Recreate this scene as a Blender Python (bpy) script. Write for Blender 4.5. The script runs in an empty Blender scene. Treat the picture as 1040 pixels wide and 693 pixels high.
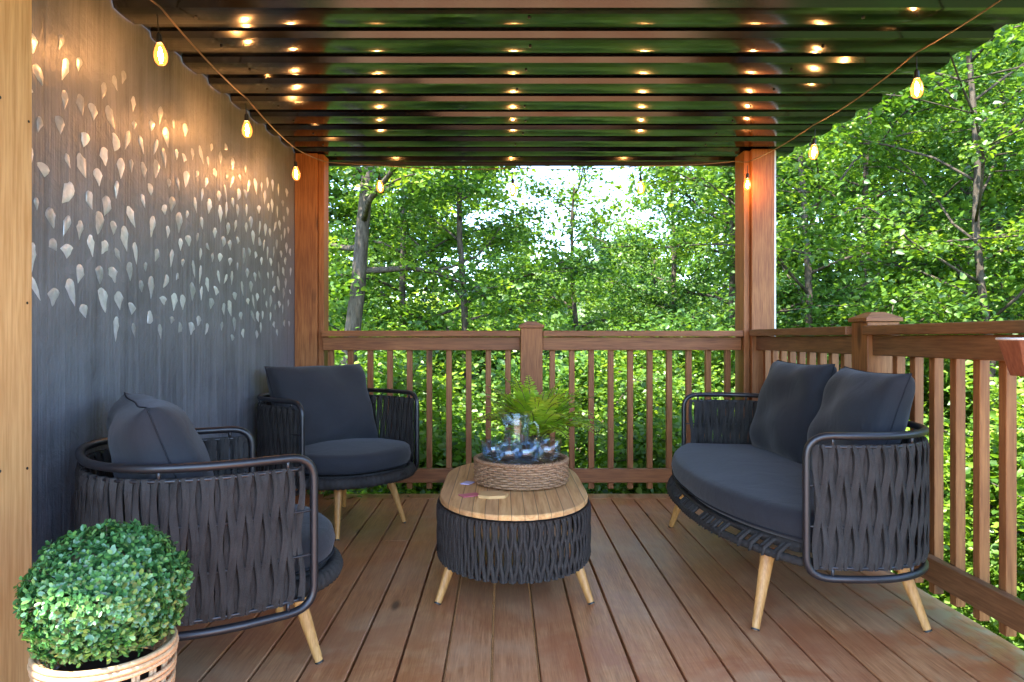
import bpy, math, random
import numpy as np
from mathutils import Vector, Matrix
R = math.radians
sc = bpy.context.scene
COL = sc.collection
rng = random.Random(7)

# ------------------------------------------------------------------ camera / view
cam_d = bpy.data.cameras.new('camera'); cam = bpy.data.objects.new('camera', cam_d); COL.objects.link(cam)
cam.location = (0, 0, 1.0); cam.rotation_euler = (R(90), 0, 0)
cam_d.sensor_width = 36; cam_d.lens = 710/1040*36
cam_d.shift_x = 10.5/1040; cam_d.shift_y = -2.5/1040
cam_d.clip_start = 0.05; cam_d.clip_end = 600
sc.camera = cam
sc.view_settings.view_transform = 'Standard'; sc.view_settings.look = 'None'
sc.view_settings.gamma = 1; sc.view_settings.use_curve_mapping = False
sc.view_settings.exposure = 3.52
sc.cycles.max_bounces = 7; sc.cycles.diffuse_bounces = 4; sc.cycles.glossy_bounces = 3
sc.cycles.transparent_max_bounces = 16; sc.cycles.transmission_bounces = 5
sc.cycles.sample_clamp_indirect = 6; sc.cycles.caustics_reflective = False; sc.cycles.caustics_refractive = False

# ------------------------------------------------------------------ light
SUN_EL, SUN_AZ = 60, 208      # azimuth measured clockwise from +Y: the sun stands behind and left of the camera
w = bpy.data.worlds.new("World"); sc.world = w; w.use_nodes = True
nt = w.node_tree; bg = nt.nodes['Background']
sky = nt.nodes.new('ShaderNodeTexSky'); sky.sky_type = 'NISHITA'; sky.sun_disc = False
sky.sun_elevation = R(SUN_EL); sky.sun_rotation = R(SUN_AZ); sky.air_density = 0.65; sky.dust_density = 0.25; sky.ozone_density = 1.0
nt.links.new(sky.outputs[0], bg.inputs[0]); bg.inputs[1].default_value = 0.15
sd = bpy.data.lights.new('sun', 'SUN'); sd.energy = 2.3; sd.angle = R(0.5); sd.color = (1, .95, .86)
so = bpy.data.objects.new('sun', sd); COL.objects.link(so)
az, el = R(SUN_AZ), R(SUN_EL)
to_sun = Vector((math.sin(az)*math.cos(el), math.cos(az)*math.cos(el), math.sin(el)))
so.rotation_euler = to_sun.to_track_quat('Z', 'Y').to_euler(); so.location = to_sun*30

# ------------------------------------------------------------------ materials
def mat(name, base=(.5,.5,.5), rough=.5, metal=0, spec=.5, **kw):
    m = bpy.data.materials.new(name); m.use_nodes = True
    b = m.node_tree.nodes['Principled BSDF']
    b.inputs['Base Color'].default_value = (*base, 1); b.inputs['Roughness'].default_value = rough
    b.inputs['Metallic'].default_value = metal; b.inputs['Specular IOR Level'].default_value = spec
    for k, v in kw.items(): b.inputs[k.replace('_', ' ')].default_value = v
    return m
class NT:
    """small node helper"""
    def __init__(s, m): s.m = m; s.t = m.node_tree; s.b = s.t.nodes['Principled BSDF']
    def n(s, typ, **kw):
        x = s.t.nodes.new(typ)
        for k, v in kw.items():
            if k in ('ins',):
                for kk, vv in v.items(): x.inputs[kk].default_value = vv
            else: setattr(x, k, v)
        return x
    def l(s, a, b): s.t.links.new(a, b)
    def coords(s, scale=(1,1,1), rnd=True, what='Object'):
        tc = s.n('ShaderNodeTexCoord'); mp = s.n('ShaderNodeMapping'); mp.inputs['Scale'].default_value = scale
        out = tc.outputs[what]
        if rnd:
            oi = s.n('ShaderNodeObjectInfo'); mm = s.n('ShaderNodeMath', operation='MULTIPLY'); mm.inputs[1].default_value = 37.0
            s.l(oi.outputs['Random'], mm.inputs[0])
            va = s.n('ShaderNodeVectorMath', operation='ADD'); s.l(out, va.inputs[0]); s.l(mm.outputs[0], va.inputs[1]); out = va.outputs[0]
        s.l(out, mp.inputs[0]); return mp.outputs[0]
    def noise(s, vec, scale=5, detail=4, rough=.5, dist=0):
        x = s.n('ShaderNodeTexNoise'); x.inputs['Scale'].default_value = scale; x.inputs['Detail'].default_value = detail
        x.inputs['Roughness'].default_value = rough; x.inputs['Distortion'].default_value = dist
        if vec is not None: s.l(vec, x.inputs['Vector'])
        return x.outputs['Fac']
    def ramp(s, fac, stops):
        x = s.n('ShaderNodeValToRGB'); e = x.color_ramp.elements
        while len(e) < len(stops): e.new(.5)
        for i, (p, c) in enumerate(stops): e[i].position = p; e[i].color = (*c, 1) if len(c) == 3 else c
        s.l(fac, x.inputs[0]); return x.outputs[0]
    def mix(s, fac, a, b, mode='MIX'):
        x = s.n('ShaderNodeMix', data_type='RGBA', blend_type=mode)
        for sock, v in ((x.inputs[0], fac), (x.inputs[6], a), (x.inputs[7], b)):
            if isinstance(v, (int, float)): sock.default_value = v
            elif isinstance(v, tuple): sock.default_value = (*v, 1)
            else: s.l(v, sock)
        return x.outputs[2]
    def math(s, op, a, b=None):
        x = s.n('ShaderNodeMath', operation=op)
        for i, v in enumerate((a, b)):
            if v is None: continue
            if isinstance(v, (int, float)): x.inputs[i].default_value = v
            else: s.l(v, x.inputs[i])
        return x.outputs[0]
    def base(s, c): s.l(c, s.b.inputs['Base Color'])
    def bump(s, h, strength=.3, dist=.01):
        x = s.n('ShaderNodeBump'); x.inputs['Strength'].default_value = strength; x.inputs['Distance'].default_value = dist
        s.l(h, x.inputs['Height']); s.l(x.outputs[0], s.b.inputs['Normal'])

def wood(name, c0, c1, c2, axis, rough=.55, grain=1.0, knots=True, bump=.25):
    """axis = the direction the grain runs"""
    m = mat(name, c1, rough, spec=.35); n = NT(m)
    st = [1, 1, 1]; st[axis] = .06
    v = n.coords(tuple(st))
    f = n.noise(v, 26*grain, 5, .6, .6)
    g = n.noise(v, 130*grain, 3, .6)
    col = n.ramp(f, [(.28, c0), (.5, c1), (.74, c2)])
    col = n.mix(n.ramp(g, [(.35, (.72,.72,.72)), (.6, (1,1,1))]), (0,0,0), col) if False else n.mix(.55, col, n.ramp(g, [(.35, c0), (.65, c2)]))
    big = n.noise(n.coords((1,1,1)), 2.2, 3)
    col = n.mix(n.ramp(big, [(.35, (0,0,0)), (.7, (.5,.5,.5))]), col, c0)
    if knots:
        sk = [5, 5, 5]; sk[axis] = 1.6
        vo = n.n('ShaderNodeTexVoronoi', feature='F1'); vo.inputs['Scale'].default_value = 1.0
        n.l(n.coords(tuple(sk)), vo.inputs['Vector'])
        col = n.mix(n.ramp(vo.outputs['Distance'], [(.06, (.85,.85,.85)), (.13, (0,0,0))]), col, tuple(x*.35 for x in c0))
    n.base(col); n.bump(f, bump, .002); return m

M = {}
M['cedar_x'] = wood('stained_cedar', (.15,.050,.016), (.27,.095,.030), (.40,.165,.055), 0)
M['cedar_y'] = wood('stained_cedar_side', (.12,.048,.017), (.21,.085,.030), (.31,.14,.055), 1)
M['cedar_z'] = wood('stained_cedar_upright', (.17,.055,.015), (.30,.108,.030), (.45,.19,.06), 2)
M['pine'] = wood('pale_pine', (.44,.23,.08), (.64,.37,.14), (.76,.49,.22), 2, grain=.8, knots=True, bump=.15)
M['teak_leg'] = wood('teak_leg', (.38,.17,.045), (.58,.30,.09), (.70,.40,.14), 2, .45, 1.2, False, .1)
M['teak_top'] = None
M['dark_metal'] = mat('charcoal_metal', (.013,.013,.015), .38, .0, .6)
# rope
m = M['rope'] = mat('charcoal_rope', (.05,.05,.056), .8, spec=.25); n = NT(m)
v = n.coords((1,1,1)); f = n.noise(v, 420, 2); f2 = n.noise(v, 14, 3)
n.base(n.mix(.5, n.ramp(f, [(.3, (.014,.013,.012)), (.7, (.056,.052,.047))]), n.ramp(f2, [(.3, (.017,.0155,.014)), (.7, (.048,.044,.040))]))); n.bump(f, .5, .002)
m = M['rope_table'] = mat('charcoal_round_rope', (.05,.05,.056), .8, spec=.25); n = NT(m)
v = n.coords((1,1,1)); f = n.noise(v, 300, 2)
n.base(n.ramp(f, [(.3, (.015,.012,.010)), (.7, (.058,.049,.042))])); n.bump(f, .5, .002)
# cushion cloth
m = M['cloth'] = mat('slate_cloth', (.05,.057,.072), .85, spec=.2, Sheen_Weight=.12, Sheen_Roughness=.5); n = NT(m)
v = n.coords((1,1,1)); f = n.noise(v, 700, 2, .6); f2 = n.noise(v, 6, 4)
n.base(n.mix(.5, n.ramp(f, [(.3, (.013,.0140,.017)), (.7, (.037,.039,.045))]), n.ramp(f2, [(.3, (.018,.0195,.023)), (.7, (.031,.033,.038))])))
fb = n.math('ADD', n.math('MULTIPLY', f, .12), n.noise(v, 9, 4, .55, .8)); n.bump(fb, .35, .012)
M['cloth_dark'] = mat('slate_piping', (.018,.020,.025), .85, spec=.2)
# deck
m = M['deck'] = mat('deck_boards', (.2,.1,.06), .5, spec=.3); n = NT(m)
at = n.n('ShaderNodeAttribute', attribute_name='board'); rb = at.outputs['Fac']
tc = n.n('ShaderNodeTexCoord'); cx = n.n('ShaderNodeCombineXYZ')
n.l(n.math('MULTIPLY', rb, 40.), cx.inputs[0]); n.l(n.math('MULTIPLY', rb, 91.), cx.inputs[1])
va = n.n('ShaderNodeVectorMath', operation='ADD'); n.l(tc.outputs['Object'], va.inputs[0]); n.l(cx.outputs[0], va.inputs[1])
mp = n.n('ShaderNodeMapping'); mp.inputs['Scale'].default_value = (1, .05, 1); n.l(va.outputs[0], mp.inputs[0])
grain = n.noise(mp.outputs[0], 34, 6, .62, .5); fine = n.noise(mp.outputs[0], 190, 3, .6)
col = n.ramp(grain, [(.25, (.25,.088,.032)), (.5, (.52,.225,.088)), (.75, (.70,.37,.165))])
col = n.mix(.4, col, n.ramp(fine, [(.35, (.20,.072,.026)), (.65, (.66,.33,.14))]))
col = n.mix(n.ramp(rb, [(0, (0,0,0)), (1, (.55,.55,.55))]), col, n.mix(.5, col, (.42,.17,.085)))
w1 = n.noise(tc.outputs['Object'], 1.7, 5, .6, .5)           # weathered grey patches
col = n.mix(n.ramp(w1, [(.45, (0,0,0)), (.66, (.6,.6,.6))]), col, (.54,.34,.19))
w2 = n.noise(tc.outputs['Object'], 2.6, 6, .65, .6)          # fresh red stain showing through
sx = n.n('ShaderNodeSeparateXYZ'); n.l(tc.outputs['Object'], sx.inputs[0])
near = n.n('ShaderNodeMapRange'); n.l(sx.outputs[1], near.inputs[0]); near.inputs[1].default_value = 3.2; near.inputs[2].default_value = 1.6
near.inputs[3].default_value = .25; near.inputs[4].default_value = 1
redm = n.math('MULTIPLY', n.ramp(w2, [(.46, (0,0,0)), (.58, (.8,.8,.8))]), near.outputs[0])
col = n.mix(redm, col, (.38,.115,.042))
vk = n.n('ShaderNodeTexVoronoi', feature='F1'); mk = n.n('ShaderNodeMapping'); mk.inputs['Scale'].default_value = (7, 2.2, 1); n.l(va.outputs[0], mk.inputs[0]); n.l(mk.outputs[0], vk.inputs['Vector'])
vk.inputs['Scale'].default_value = .55
col = n.mix(n.ramp(vk.outputs['Distance'], [(.035, (.8,.8,.8)), (.08, (0,0,0))]), col, (.05,.028,.02))
# worn bare patches towards the right-hand edge
wr = n.n('ShaderNodeMapRange'); n.l(sx.outputs[0], wr.inputs[0]); wr.inputs[1].default_value = 1.2; wr.inputs[2].default_value = 1.55; wr.inputs[3].default_value = 0; wr.inputs[4].default_value = 1
w3 = n.noise(tc.outputs['Object'], 5.0, 5, .6, .4)
col = n.mix(n.math('MULTIPLY', n.ramp(w3, [(.48, (0,0,0)), (.58, (.9,.9,.9))]), wr.outputs[0]), col, (.42,.31,.17))
n.base(col); n.bump(n.math('ADD', grain, n.math('MULTIPLY', fine, .5)), .35, .0025)
n.l(n.ramp(w2, [(.3, (.50,.50,.50)), (.62, (.30,.30,.30))]), n.b.inputs['Roughness'])
# painted wall
m = M['wall'] = mat('slate_blue_boarding', (.07,.08,.1), .42, spec=.5); n = NT(m)
tc = n.n('ShaderNodeTexCoord')
mp = n.n('ShaderNodeMapping'); mp.inputs['Scale'].default_value = (1, 1, .035); n.l(tc.outputs['Object'], mp.inputs[0])
g1 = n.noise(mp.outputs[0], 55, 5, .65, .3); g2 = n.noise(mp.outputs[0], 14, 4, .6, .3); g3 = n.noise(tc.outputs['Object'], 3.2, 5, .6, .3)
g4 = n.noise(tc.outputs['Object'], 16, 4, .6, .3)
col = n.mix(.5, n.ramp(g1, [(.3, (.036,.039,.046)), (.7, (.20,.212,.235))]), n.ramp(g2, [(.3, (.062,.067,.078)), (.7, (.185,.198,.22))]))
col = n.mix(n.ramp(g3, [(.4, (0,0,0)), (.7, (.5,.5,.5))]), col, (.22,.235,.26))
n.base(col)
n.bump(n.math('ADD', n.math('ADD', g1, n.math('MULTIPLY', g2, .8)), n.math('MULTIPLY', g4, 1.2)), .55, .008)
m = M['dab'] = mat('wall_glint_grey', (.30,.33,.37), .32, metal=.4, spec=.7); n = NT(m)  # glints on the wall, put into pale dab colour and raised shape
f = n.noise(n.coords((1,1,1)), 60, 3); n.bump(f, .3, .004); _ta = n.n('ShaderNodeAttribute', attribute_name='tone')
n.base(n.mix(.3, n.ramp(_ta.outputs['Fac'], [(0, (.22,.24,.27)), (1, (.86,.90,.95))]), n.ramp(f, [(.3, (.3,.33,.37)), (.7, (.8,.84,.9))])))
# roof
m = M['roof'] = mat('bronze_roof_metal', (.058,.060,.054), .15, metal=.95, spec=.5); n = NT(m)
f = n.noise(n.coords((.4,1,1)), 7, 4); n.l(n.ramp(f, [(.3, (.09,.09,.09)), (.7, (.18,.18,.18))]), n.b.inputs['Roughness']); n.bump(n.noise(n.coords((.3,1,1)), 5, 2), .12, .01)
M['screw'] = mat('screw_steel', (.05,.05,.05), .4, .8)
# glass: thin clear sheet (reflection + tint)
def thin_glass(name, tint, refl=.12):
    m = bpy.data.materials.new(name); m.use_nodes = True; t = m.node_tree; t.nodes.clear()
    o = t.nodes.new('ShaderNodeOutputMaterial'); a = t.nodes.new('ShaderNodeBsdfTransparent'); g = t.nodes.new('ShaderNodeBsdfGlossy')
    lw = t.nodes.new('ShaderNodeLayerWeight'); lw.inputs[0].default_value = .18
    mr = t.nodes.new('ShaderNodeMapRange'); mr.inputs[3].default_value = refl; mr.inputs[4].default_value = .8
    mx = t.nodes.new('ShaderNodeMixShader'); a.inputs[0].default_value = (*tint, 1); g.inputs['Roughness'].default_value = .03
    g.inputs[0].default_value = (.9,.95,1,1)
    t.links.new(lw.outputs['Facing'], mr.inputs[0]); t.links.new(mr.outputs[0], mx.inputs[0]); t.links.new(a.outputs[0], mx.inputs[1]); t.links.new(g.outputs[0], mx.inputs[2]); t.links.new(mx.outputs[0], o.inputs[0])
    return m
M['glass'] = thin_glass('clear_glass', (.97,.99,1), .05); M['blue_glass'] = thin_glass('blue_glass', (.84,.93,1.0), .08)
M['bulb_glass'] = thin_glass('amber_glass', (1.0,.55,.25), .04)
_t = M['bulb_glass'].node_tree; _o = _t.nodes['Material Output']; _e = _t.nodes.new('ShaderNodeEmission'); _a = _t.nodes.new('ShaderNodeAddShader')
_e.inputs[0].default_value = (1,.33,.06,1); _e.inputs[1].default_value = .15; _l = _o.inputs[0].links[0].from_socket
_t.links.new(_l, _a.inputs[0]); _t.links.new(_e.outputs[0], _a.inputs[1]); _t.links.new(_a.outputs[0], _o.inputs[0])
m = M['filament'] = bpy.data.materials.new('glowing_filament'); m.use_nodes = True
b = m.node_tree.nodes['Principled BSDF']; b.inputs['Base Color'].default_value = (0,0,0,1); b.inputs['Emission Color'].default_value = (1,.76,.50,1); b.inputs['Emission Strength'].default_value = 80
M['black_plastic'] = mat('black_plastic', (.015,.014,.013), .5)
M['cable'] = mat('cable_brown', (.16,.11,.075), .55)
M['rattan'] = wood('natural_rattan', (.42,.26,.12), (.60,.40,.21), (.72,.52,.31), 0, .5, 1.6, False, .1)
M['wicker'] = wood('brown_wicker', (.17,.08,.035), (.33,.18,.09), (.50,.31,.17), 0, .5, 2.0, False, .2)
M['planter'] = wood('red_brown_planter', (.15,.045,.02), (.25,.08,.035), (.34,.13,.06), 2, .5, 1, False)
M['white'] = mat('white_rim_lit_edge', (.75,.73,.70), .6)
M['coaster'] = mat('tan_cork', (.62,.36,.14), .7); M['pink'] = mat('pink_card', (.55,.12,.14), .6); M['lilac'] = mat('lilac_card', (.50,.42,.62), .5)
M['soil'] = mat('soil', (.03,.02,.014), .9); M['stem'] = mat('stem', (.08,.07,.03), .7)
def leafmat(name, stops, trans=.45, rough=.45, gloss=.045):
    m = bpy.data.materials.new(name); m.use_nodes = True; t = m.node_tree; t.nodes.clear()
    o = t.nodes.new('ShaderNodeOutputMaterial'); a = t.nodes.new('ShaderNodeAttribute'); a.attribute_name = 'tint'
    r = t.nodes.new('ShaderNodeValToRGB'); e = r.color_ramp.elements
    while len(e) < len(stops): e.new(.5)
    for i, (p, c) in enumerate(stops): e[i].position = p; e[i].color = (*c, 1)
    oi = t.nodes.new('ShaderNodeObjectInfo'); ad = t.nodes.new('ShaderNodeMath'); ad.operation = 'MULTIPLY_ADD'; ad.inputs[1].default_value = .25; 
    t.links.new(oi.outputs['Random'], ad.inputs[0]); s = t.nodes.new('ShaderNodeMath'); s.operation = 'SUBTRACT'; s.inputs[1].default_value = .125
    t.links.new(a.outputs['Fac'], ad.inputs[2]); t.links.new(ad.outputs[0], s.inputs[0]); t.links.new(s.outputs[0], r.inputs[0])
    d = t.nodes.new('ShaderNodeBsdfDiffuse'); tr = t.nodes.new('ShaderNodeBsdfTranslucent'); g = t.nodes.new('ShaderNodeBsdfGlossy'); g.inputs['Roughness'].default_value = rough
    br = t.nodes.new('ShaderNodeMix'); br.data_type = 'RGBA'; br.blend_type = 'MULTIPLY'; br.inputs[0].default_value = 1; br.inputs[7].default_value = (1.9, 1.7, .8, 1); t.links.new(r.outputs[0], br.inputs[6])
    t.links.new(r.outputs[0], d.inputs[0]); t.links.new(br.outputs[2], tr.inputs[0])
    m1 = t.nodes.new('ShaderNodeMixShader'); m1.inputs[0].default_value = trans; t.links.new(d.outputs[0], m1.inputs[1]); t.links.new(tr.outputs[0], m1.inputs[2])
    m2 = t.nodes.new('ShaderNodeMixShader'); m2.inputs[0].default_value = gloss; t.links.new(m1.outputs[0], m2.inputs[1]); t.links.new(g.outputs[0], m2.inputs[2]); t.links.new(m2.outputs[0], o.inputs[0])
    return m
M['leaf'] = leafmat('tree_leaves', [(0, (.032,.088,.012)), (.5, (.090,.19,.020)), (1, (.20,.31,.035))])
M['leaf_lime'] = leafmat('lime_leaves', [(0, (.045,.115,.014)), (.5, (.12,.24,.022)), (1, (.25,.36,.045))])
M['leaf_cool'] = leafmat('cool_leaves', [(0, (.03,.085,.020)), (.5, (.075,.175,.032)), (1, (.17,.29,.05))])
M['leaf_box'] = leafmat('boxwood_leaves', [(0, (.020,.085,.022)), (.5, (.065,.20,.055)), (.85, (.15,.33,.06)), (1, (.34,.48,.17))], .2, .35, .07)
M['leaf_fern'] = leafmat('fern_leaves', [(0, (.12,.28,.02)), (.6, (.36,.56,.04)), (1, (.60,.70,.12))], .45, .4, .06)
m = M['bark'] = mat('grey_bark', (.15,.12,.09), .9, spec=.1); n = NT(m)
f = n.noise(n.coords((1,1,.25)), 26, 5, .65); n.base(n.ramp(f, [(.3, (.035,.027,.018)), (.7, (.13,.105,.08))])); n.bump(f, .8, .02)
m = M['ground'] = mat('forest_floor', (.05,.08,.02), .95, spec=.1); n = NT(m)
f = n.noise(n.coords((1,1,1), False), 1.4, 6, .65); n.base(n.ramp(f, [(.35, (.045,.035,.018)), (.6, (.05,.10,.02))])); n.bump(f, .6, .1)

# ------------------------------------------------------------------ mesh helpers
class MB:
    def __init__(s): s.v = []; s.f = []; s.a = []
    def add(s, vs, fs, val=0.):
        o = len(s.v); s.v += [tuple(p) for p in vs]; s.f += [tuple(i+o for i in f) for f in fs]; s.a += [val]*len(vs)
    def box(s, x0, y0, z0, x1, y1, z1, val=0.):
        s.add([(x0,y0,z0),(x1,y0,z0),(x1,y1,z0),(x0,y1,z0),(x0,y0,z1),(x1,y0,z1),(x1,y1,z1),(x0,y1,z1)],
              [(0,3,2,1),(4,5,6,7),(0,1,5,4),(1,2,6,5),(2,3,7,6),(3,0,4,7)], val)
    def tube(s, pts, r, n=8, closed=False, cap=True, ry=None):
        pts = [Vector(p) for p in pts]; N = len(pts); rs = r if isinstance(r, (list, tuple)) else [r]*N
        vs = []; up = None
        for i, p in enumerate(pts):
            a = pts[(i-1) % N] if (closed or i > 0) else p; b = pts[(i+1) % N] if (closed or i < N-1) else p
            t = (b-a).normalized()
            if up is None: up = Vector((0,0,1)) if abs(t.z) < .9 else Vector((1,0,0))
            x = (up - t*up.dot(t)).normalized(); y = t.cross(x); up = x
            for k in range(n):
                an = 2*math.pi*k/n; vs.append(p + (x*math.cos(an) + y*math.sin(an)*(ry or 1))*rs[i])
        fs = []
        for i in range(N if closed else N-1):
            j = (i+1) % N
            for k in range(n): l = (k+1) % n; fs.append((i*n+k, i*n+l, j*n+l, j*n+k))
        if not closed and cap: fs.append(tuple(range(n))[::-1]); fs.append(tuple((N-1)*n+k for k in range(n)))
        s.add(vs, fs)
    def lathe(s, prof, n=24, c=(0,0,0), closed_ends=False):
        vs = []; fs = []; K = len(prof)
        for r, z in prof:
            for k in range(n): a = 2*math.pi*k/n; vs.append((c[0]+r*math.cos(a), c[1]+r*math.sin(a), c[2]+z))
        for i in range(K-1):
            for k in range(n): l = (k+1) % n; fs.append((i*n+k, i*n+l, (i+1)*n+l, (i+1)*n+k))
        if closed_ends: fs.append(tuple(range(n))[::-1]); fs.append(tuple((K-1)*n+k for k in range(n)))
        s.add(vs, fs)
    def build(s, name, m, parent=None, smooth=False, bevel=0, attr=None, loc=None):
        me = bpy.data.meshes.new(name); me.from_pydata(s.v, [], s.f); me.materials.append(m)
        if smooth: me.polygons.foreach_set('use_smooth', [True]*len(me.polygons))
        if attr: at = me.attributes.new(attr, 'FLOAT', 'POINT'); at.data.foreach_set('value', s.a)
        me.update(); o = bpy.data.objects.new(name, me); COL.objects.link(o); o.parent = parent
        if loc is not None: o.location = loc
        if bevel:
            b = o.modifiers.new('bevel', 'BEVEL'); b.width = bevel; b.segments = 2; b.limit_method = 'ANGLE'; b.angle_limit = R(40)
            if not smooth: pass
        return o
def tag(o, label=None, cat=None, group=None, kind=None):
    if label: o['label'] = label
    if cat: o['category'] = cat
    if group: o['group'] = group
    if kind: o['kind'] = kind
    return o
def thing(name, label, cat, loc=(0,0,0), rz=0, group=None):
    o = bpy.data.objects.new(name, None); COL.objects.link(o); o.location = loc; o.rotation_euler = (0,0,rz); o.empty_display_size = .1
    return tag(o, label, cat, group)
def copy_tree(o, parent=None):
    c = o.copy(); COL.objects.link(c); c.parent = parent
    for ch in list(o.children): copy_tree(ch, c)
    return c
def lerp(a, b, t): return a+(b-a)*t

# ------------------------------------------------------------------ deck
mb = MB(); PITCH = .1423; GAP = .0085; X0 = -.0295; DEND = 4.508
k = -10
joints = {-4: 3.46, 3: 3.95, -6: 3.0, 8: 3.3}
while True:
    xa = X0 + k*PITCH + GAP/2; xb = xa + PITCH - GAP
    if xa > 1.66: break
    xb = min(xb, 1.69)
    if xb > -1.33:
        xa = max(xa, -1.36)
        ys = [-3.4] + ([joints[k]] if k in joints else []) + [DEND-.145]  # boards run on unseen behind the camera as a sunlit warm bounce
        for i in range(len(ys)-1): mb.box(xa, ys[i]+.0015, -.038, xb, ys[i+1]-.0015, 0, rng.random())
    k += 1
    if k > 30: break
mb.box(-1.36, DEND-.1425, -.038, 1.69, DEND, .0, .35)
o = mb.build('deck', M['deck'], bevel=.003, attr='board'); tag(o, kind='structure')
mb = MB()
mb.box(-1.36, DEND-.04, -1.3, 1.68, DEND-.004, -.0385); mb.box(1.64, -3.4, -.24, 1.679, DEND-.045, -.0385)
for i in range(7): mb.box(-1.34+.45*i, -.8, -.22, -1.30+.45*i, DEND-.045, -.039)
o = mb.build('deck_frame', M['cedar_y']); tag(o, kind='structure')

# ------------------------------------------------------------------ left wall
WX = -1.335
wall = thing('side_wall', 'slate blue grained wall on the left with its glints modelled as pale dabs', 'wall', (WX, 3.2, 0))
mb = MB(); mb.box(-.04, .3-3.2, .004, 0, 4.62-3.2, 2.25)
mb.build('boarding', M['wall'], wall)
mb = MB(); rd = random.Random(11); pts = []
for tries in range(9000):  # dabs kept mostly to the band where the wall glints
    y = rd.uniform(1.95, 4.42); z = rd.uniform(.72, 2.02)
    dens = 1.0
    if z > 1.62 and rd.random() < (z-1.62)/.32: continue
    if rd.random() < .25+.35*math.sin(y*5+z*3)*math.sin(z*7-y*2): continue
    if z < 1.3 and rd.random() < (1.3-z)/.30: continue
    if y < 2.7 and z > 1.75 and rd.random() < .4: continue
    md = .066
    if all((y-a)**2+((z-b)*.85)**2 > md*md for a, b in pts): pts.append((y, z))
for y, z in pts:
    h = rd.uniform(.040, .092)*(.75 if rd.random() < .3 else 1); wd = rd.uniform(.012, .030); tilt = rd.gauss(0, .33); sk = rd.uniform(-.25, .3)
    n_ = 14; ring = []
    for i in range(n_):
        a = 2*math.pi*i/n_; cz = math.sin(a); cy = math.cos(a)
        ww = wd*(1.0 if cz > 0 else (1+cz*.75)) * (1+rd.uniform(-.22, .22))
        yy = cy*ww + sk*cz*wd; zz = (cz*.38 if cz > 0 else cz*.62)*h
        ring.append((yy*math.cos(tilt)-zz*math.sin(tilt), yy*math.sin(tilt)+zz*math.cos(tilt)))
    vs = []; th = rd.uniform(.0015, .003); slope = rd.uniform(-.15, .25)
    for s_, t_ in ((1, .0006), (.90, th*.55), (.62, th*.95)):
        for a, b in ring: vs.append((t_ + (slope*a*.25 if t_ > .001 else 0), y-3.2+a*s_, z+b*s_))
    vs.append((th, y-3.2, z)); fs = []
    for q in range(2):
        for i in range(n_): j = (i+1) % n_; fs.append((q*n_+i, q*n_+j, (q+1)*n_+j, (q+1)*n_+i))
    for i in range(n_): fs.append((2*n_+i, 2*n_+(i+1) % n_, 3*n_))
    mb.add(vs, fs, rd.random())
mb.build('glint_dabs', M['dab'], wall, smooth=True, attr='tone')

# ------------------------------------------------------------------ roof
def roof_z(y): return 2.18 + .03*(y-4.5)
roof = thing('metal_roof', 'dark ribbed metal roof sheet covering the deck', 'roof', (0, 2.2, 2.1))
prof = []; P = .26; kk = -10
y0 = 2.60 - P*18
while True:
    c = y0 + kk*P
    if c > 4.95: break
    # recessed rib centred on c: opening .085 wide, .03 high; pan between is faintly bowed with two stiffening swages
    for dy, dz in ((-.062, 0), (-.050, .021), (.050, .021), (.062, 0), (.080, -.0018), (.105, -.0032), (.130, -.0036), (.155, -.0032), (.180, -.0018)):
        yy = c+dy
        if .42 < yy < 4.82: prof.append((yy, dz))  # sheet stops out of view so sun reaches the boards behind
    kk += 1
prof.sort()
xs = [WX+.002] + [lerp(-1.2, 1.75, i/10) for i in range(11)] + [1.87]
mb = MB(); vs = []; fs = []; K = len(xs)
for yy, dz in prof:
    for x in xs: vs.append((x, yy-2.2, roof_z(yy)+dz-2.1+.02))
for i in range(len(prof)-1):
    for j in range(K-1): fs.append((i*K+j, i*K+j+1, (i+1)*K+j+1, (i+1)*K+j))
mb.add(vs, fs); ro = mb.build('roof_sheet', M['roof'], roof)
s = ro.modifiers.new('thick', 'SOLIDIFY'); s.thickness = .0016; s.offset = 1
mb = MB(); mb.box(WX+.002, 4.806-2.2, .088, 1.87, 4.818-2.2, .128)
mb.build('edge_trim', M['dark_metal'], roof)
c = y0 + 30*P
while c > 1.5:
    for x in (.10, -1.1, 1.25):
        yy = c + .13; xj = x + rng.uniform(-.03, .03)
        if yy < 4.75:
            mb = MB(); mb.lathe([(.0, -.012), (.005, -.012), (.006, -.004), (.011, -.003), (.011, 0.0)], 10, (xj, yy-2.2, roof_z(yy)-2.1+.0235))
            mb.build('screw', M['screw'], roof, smooth=True)
    c -= P
# header beams hidden above? left ledger under the sheet
# ------------------------------------------------------------------ posts
def post(label, x0, y0_, x1, y1, z1, strips=()):
    t = thing('support_post', label, 'post', ((x0+x1)/2, (y0_+y1)/2, 0)); cx, cy = (x0+x1)/2, (y0_+y1)/2
    mb = MB(); mb.box(x0-cx, y0_-cy, .002, x1-cx, y1-cy, z1); mb.build('post_timber', M['cedar_z'], t, bevel=.004)
    for (a, b, c_, d, mm) in strips:
        mb = MB(); mb.box(a-cx, b-cy, .003, c_-cx, d-cy, z1-.003); mb.build('trim_or_lit_edge', mm, t, bevel=.003)
    return t
lightcedar = M['cedar_z']
post('brown timber post at the far end of the glint-dabbed wall', -1.334, 4.50, -1.187, 4.63, 2.194, [(-1.184, 4.515, -1.148, 4.64, lightcedar)])
post('brown timber post at the far right corner of the railing', 1.575, 4.40, 1.718, 4.54, 2.194, [(1.535, 4.43, 1.572, 4.60, lightcedar), (1.721, 4.42, 1.736, 4.53, M['white'])])  # white strip paints the sky-lit edge of this post
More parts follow.
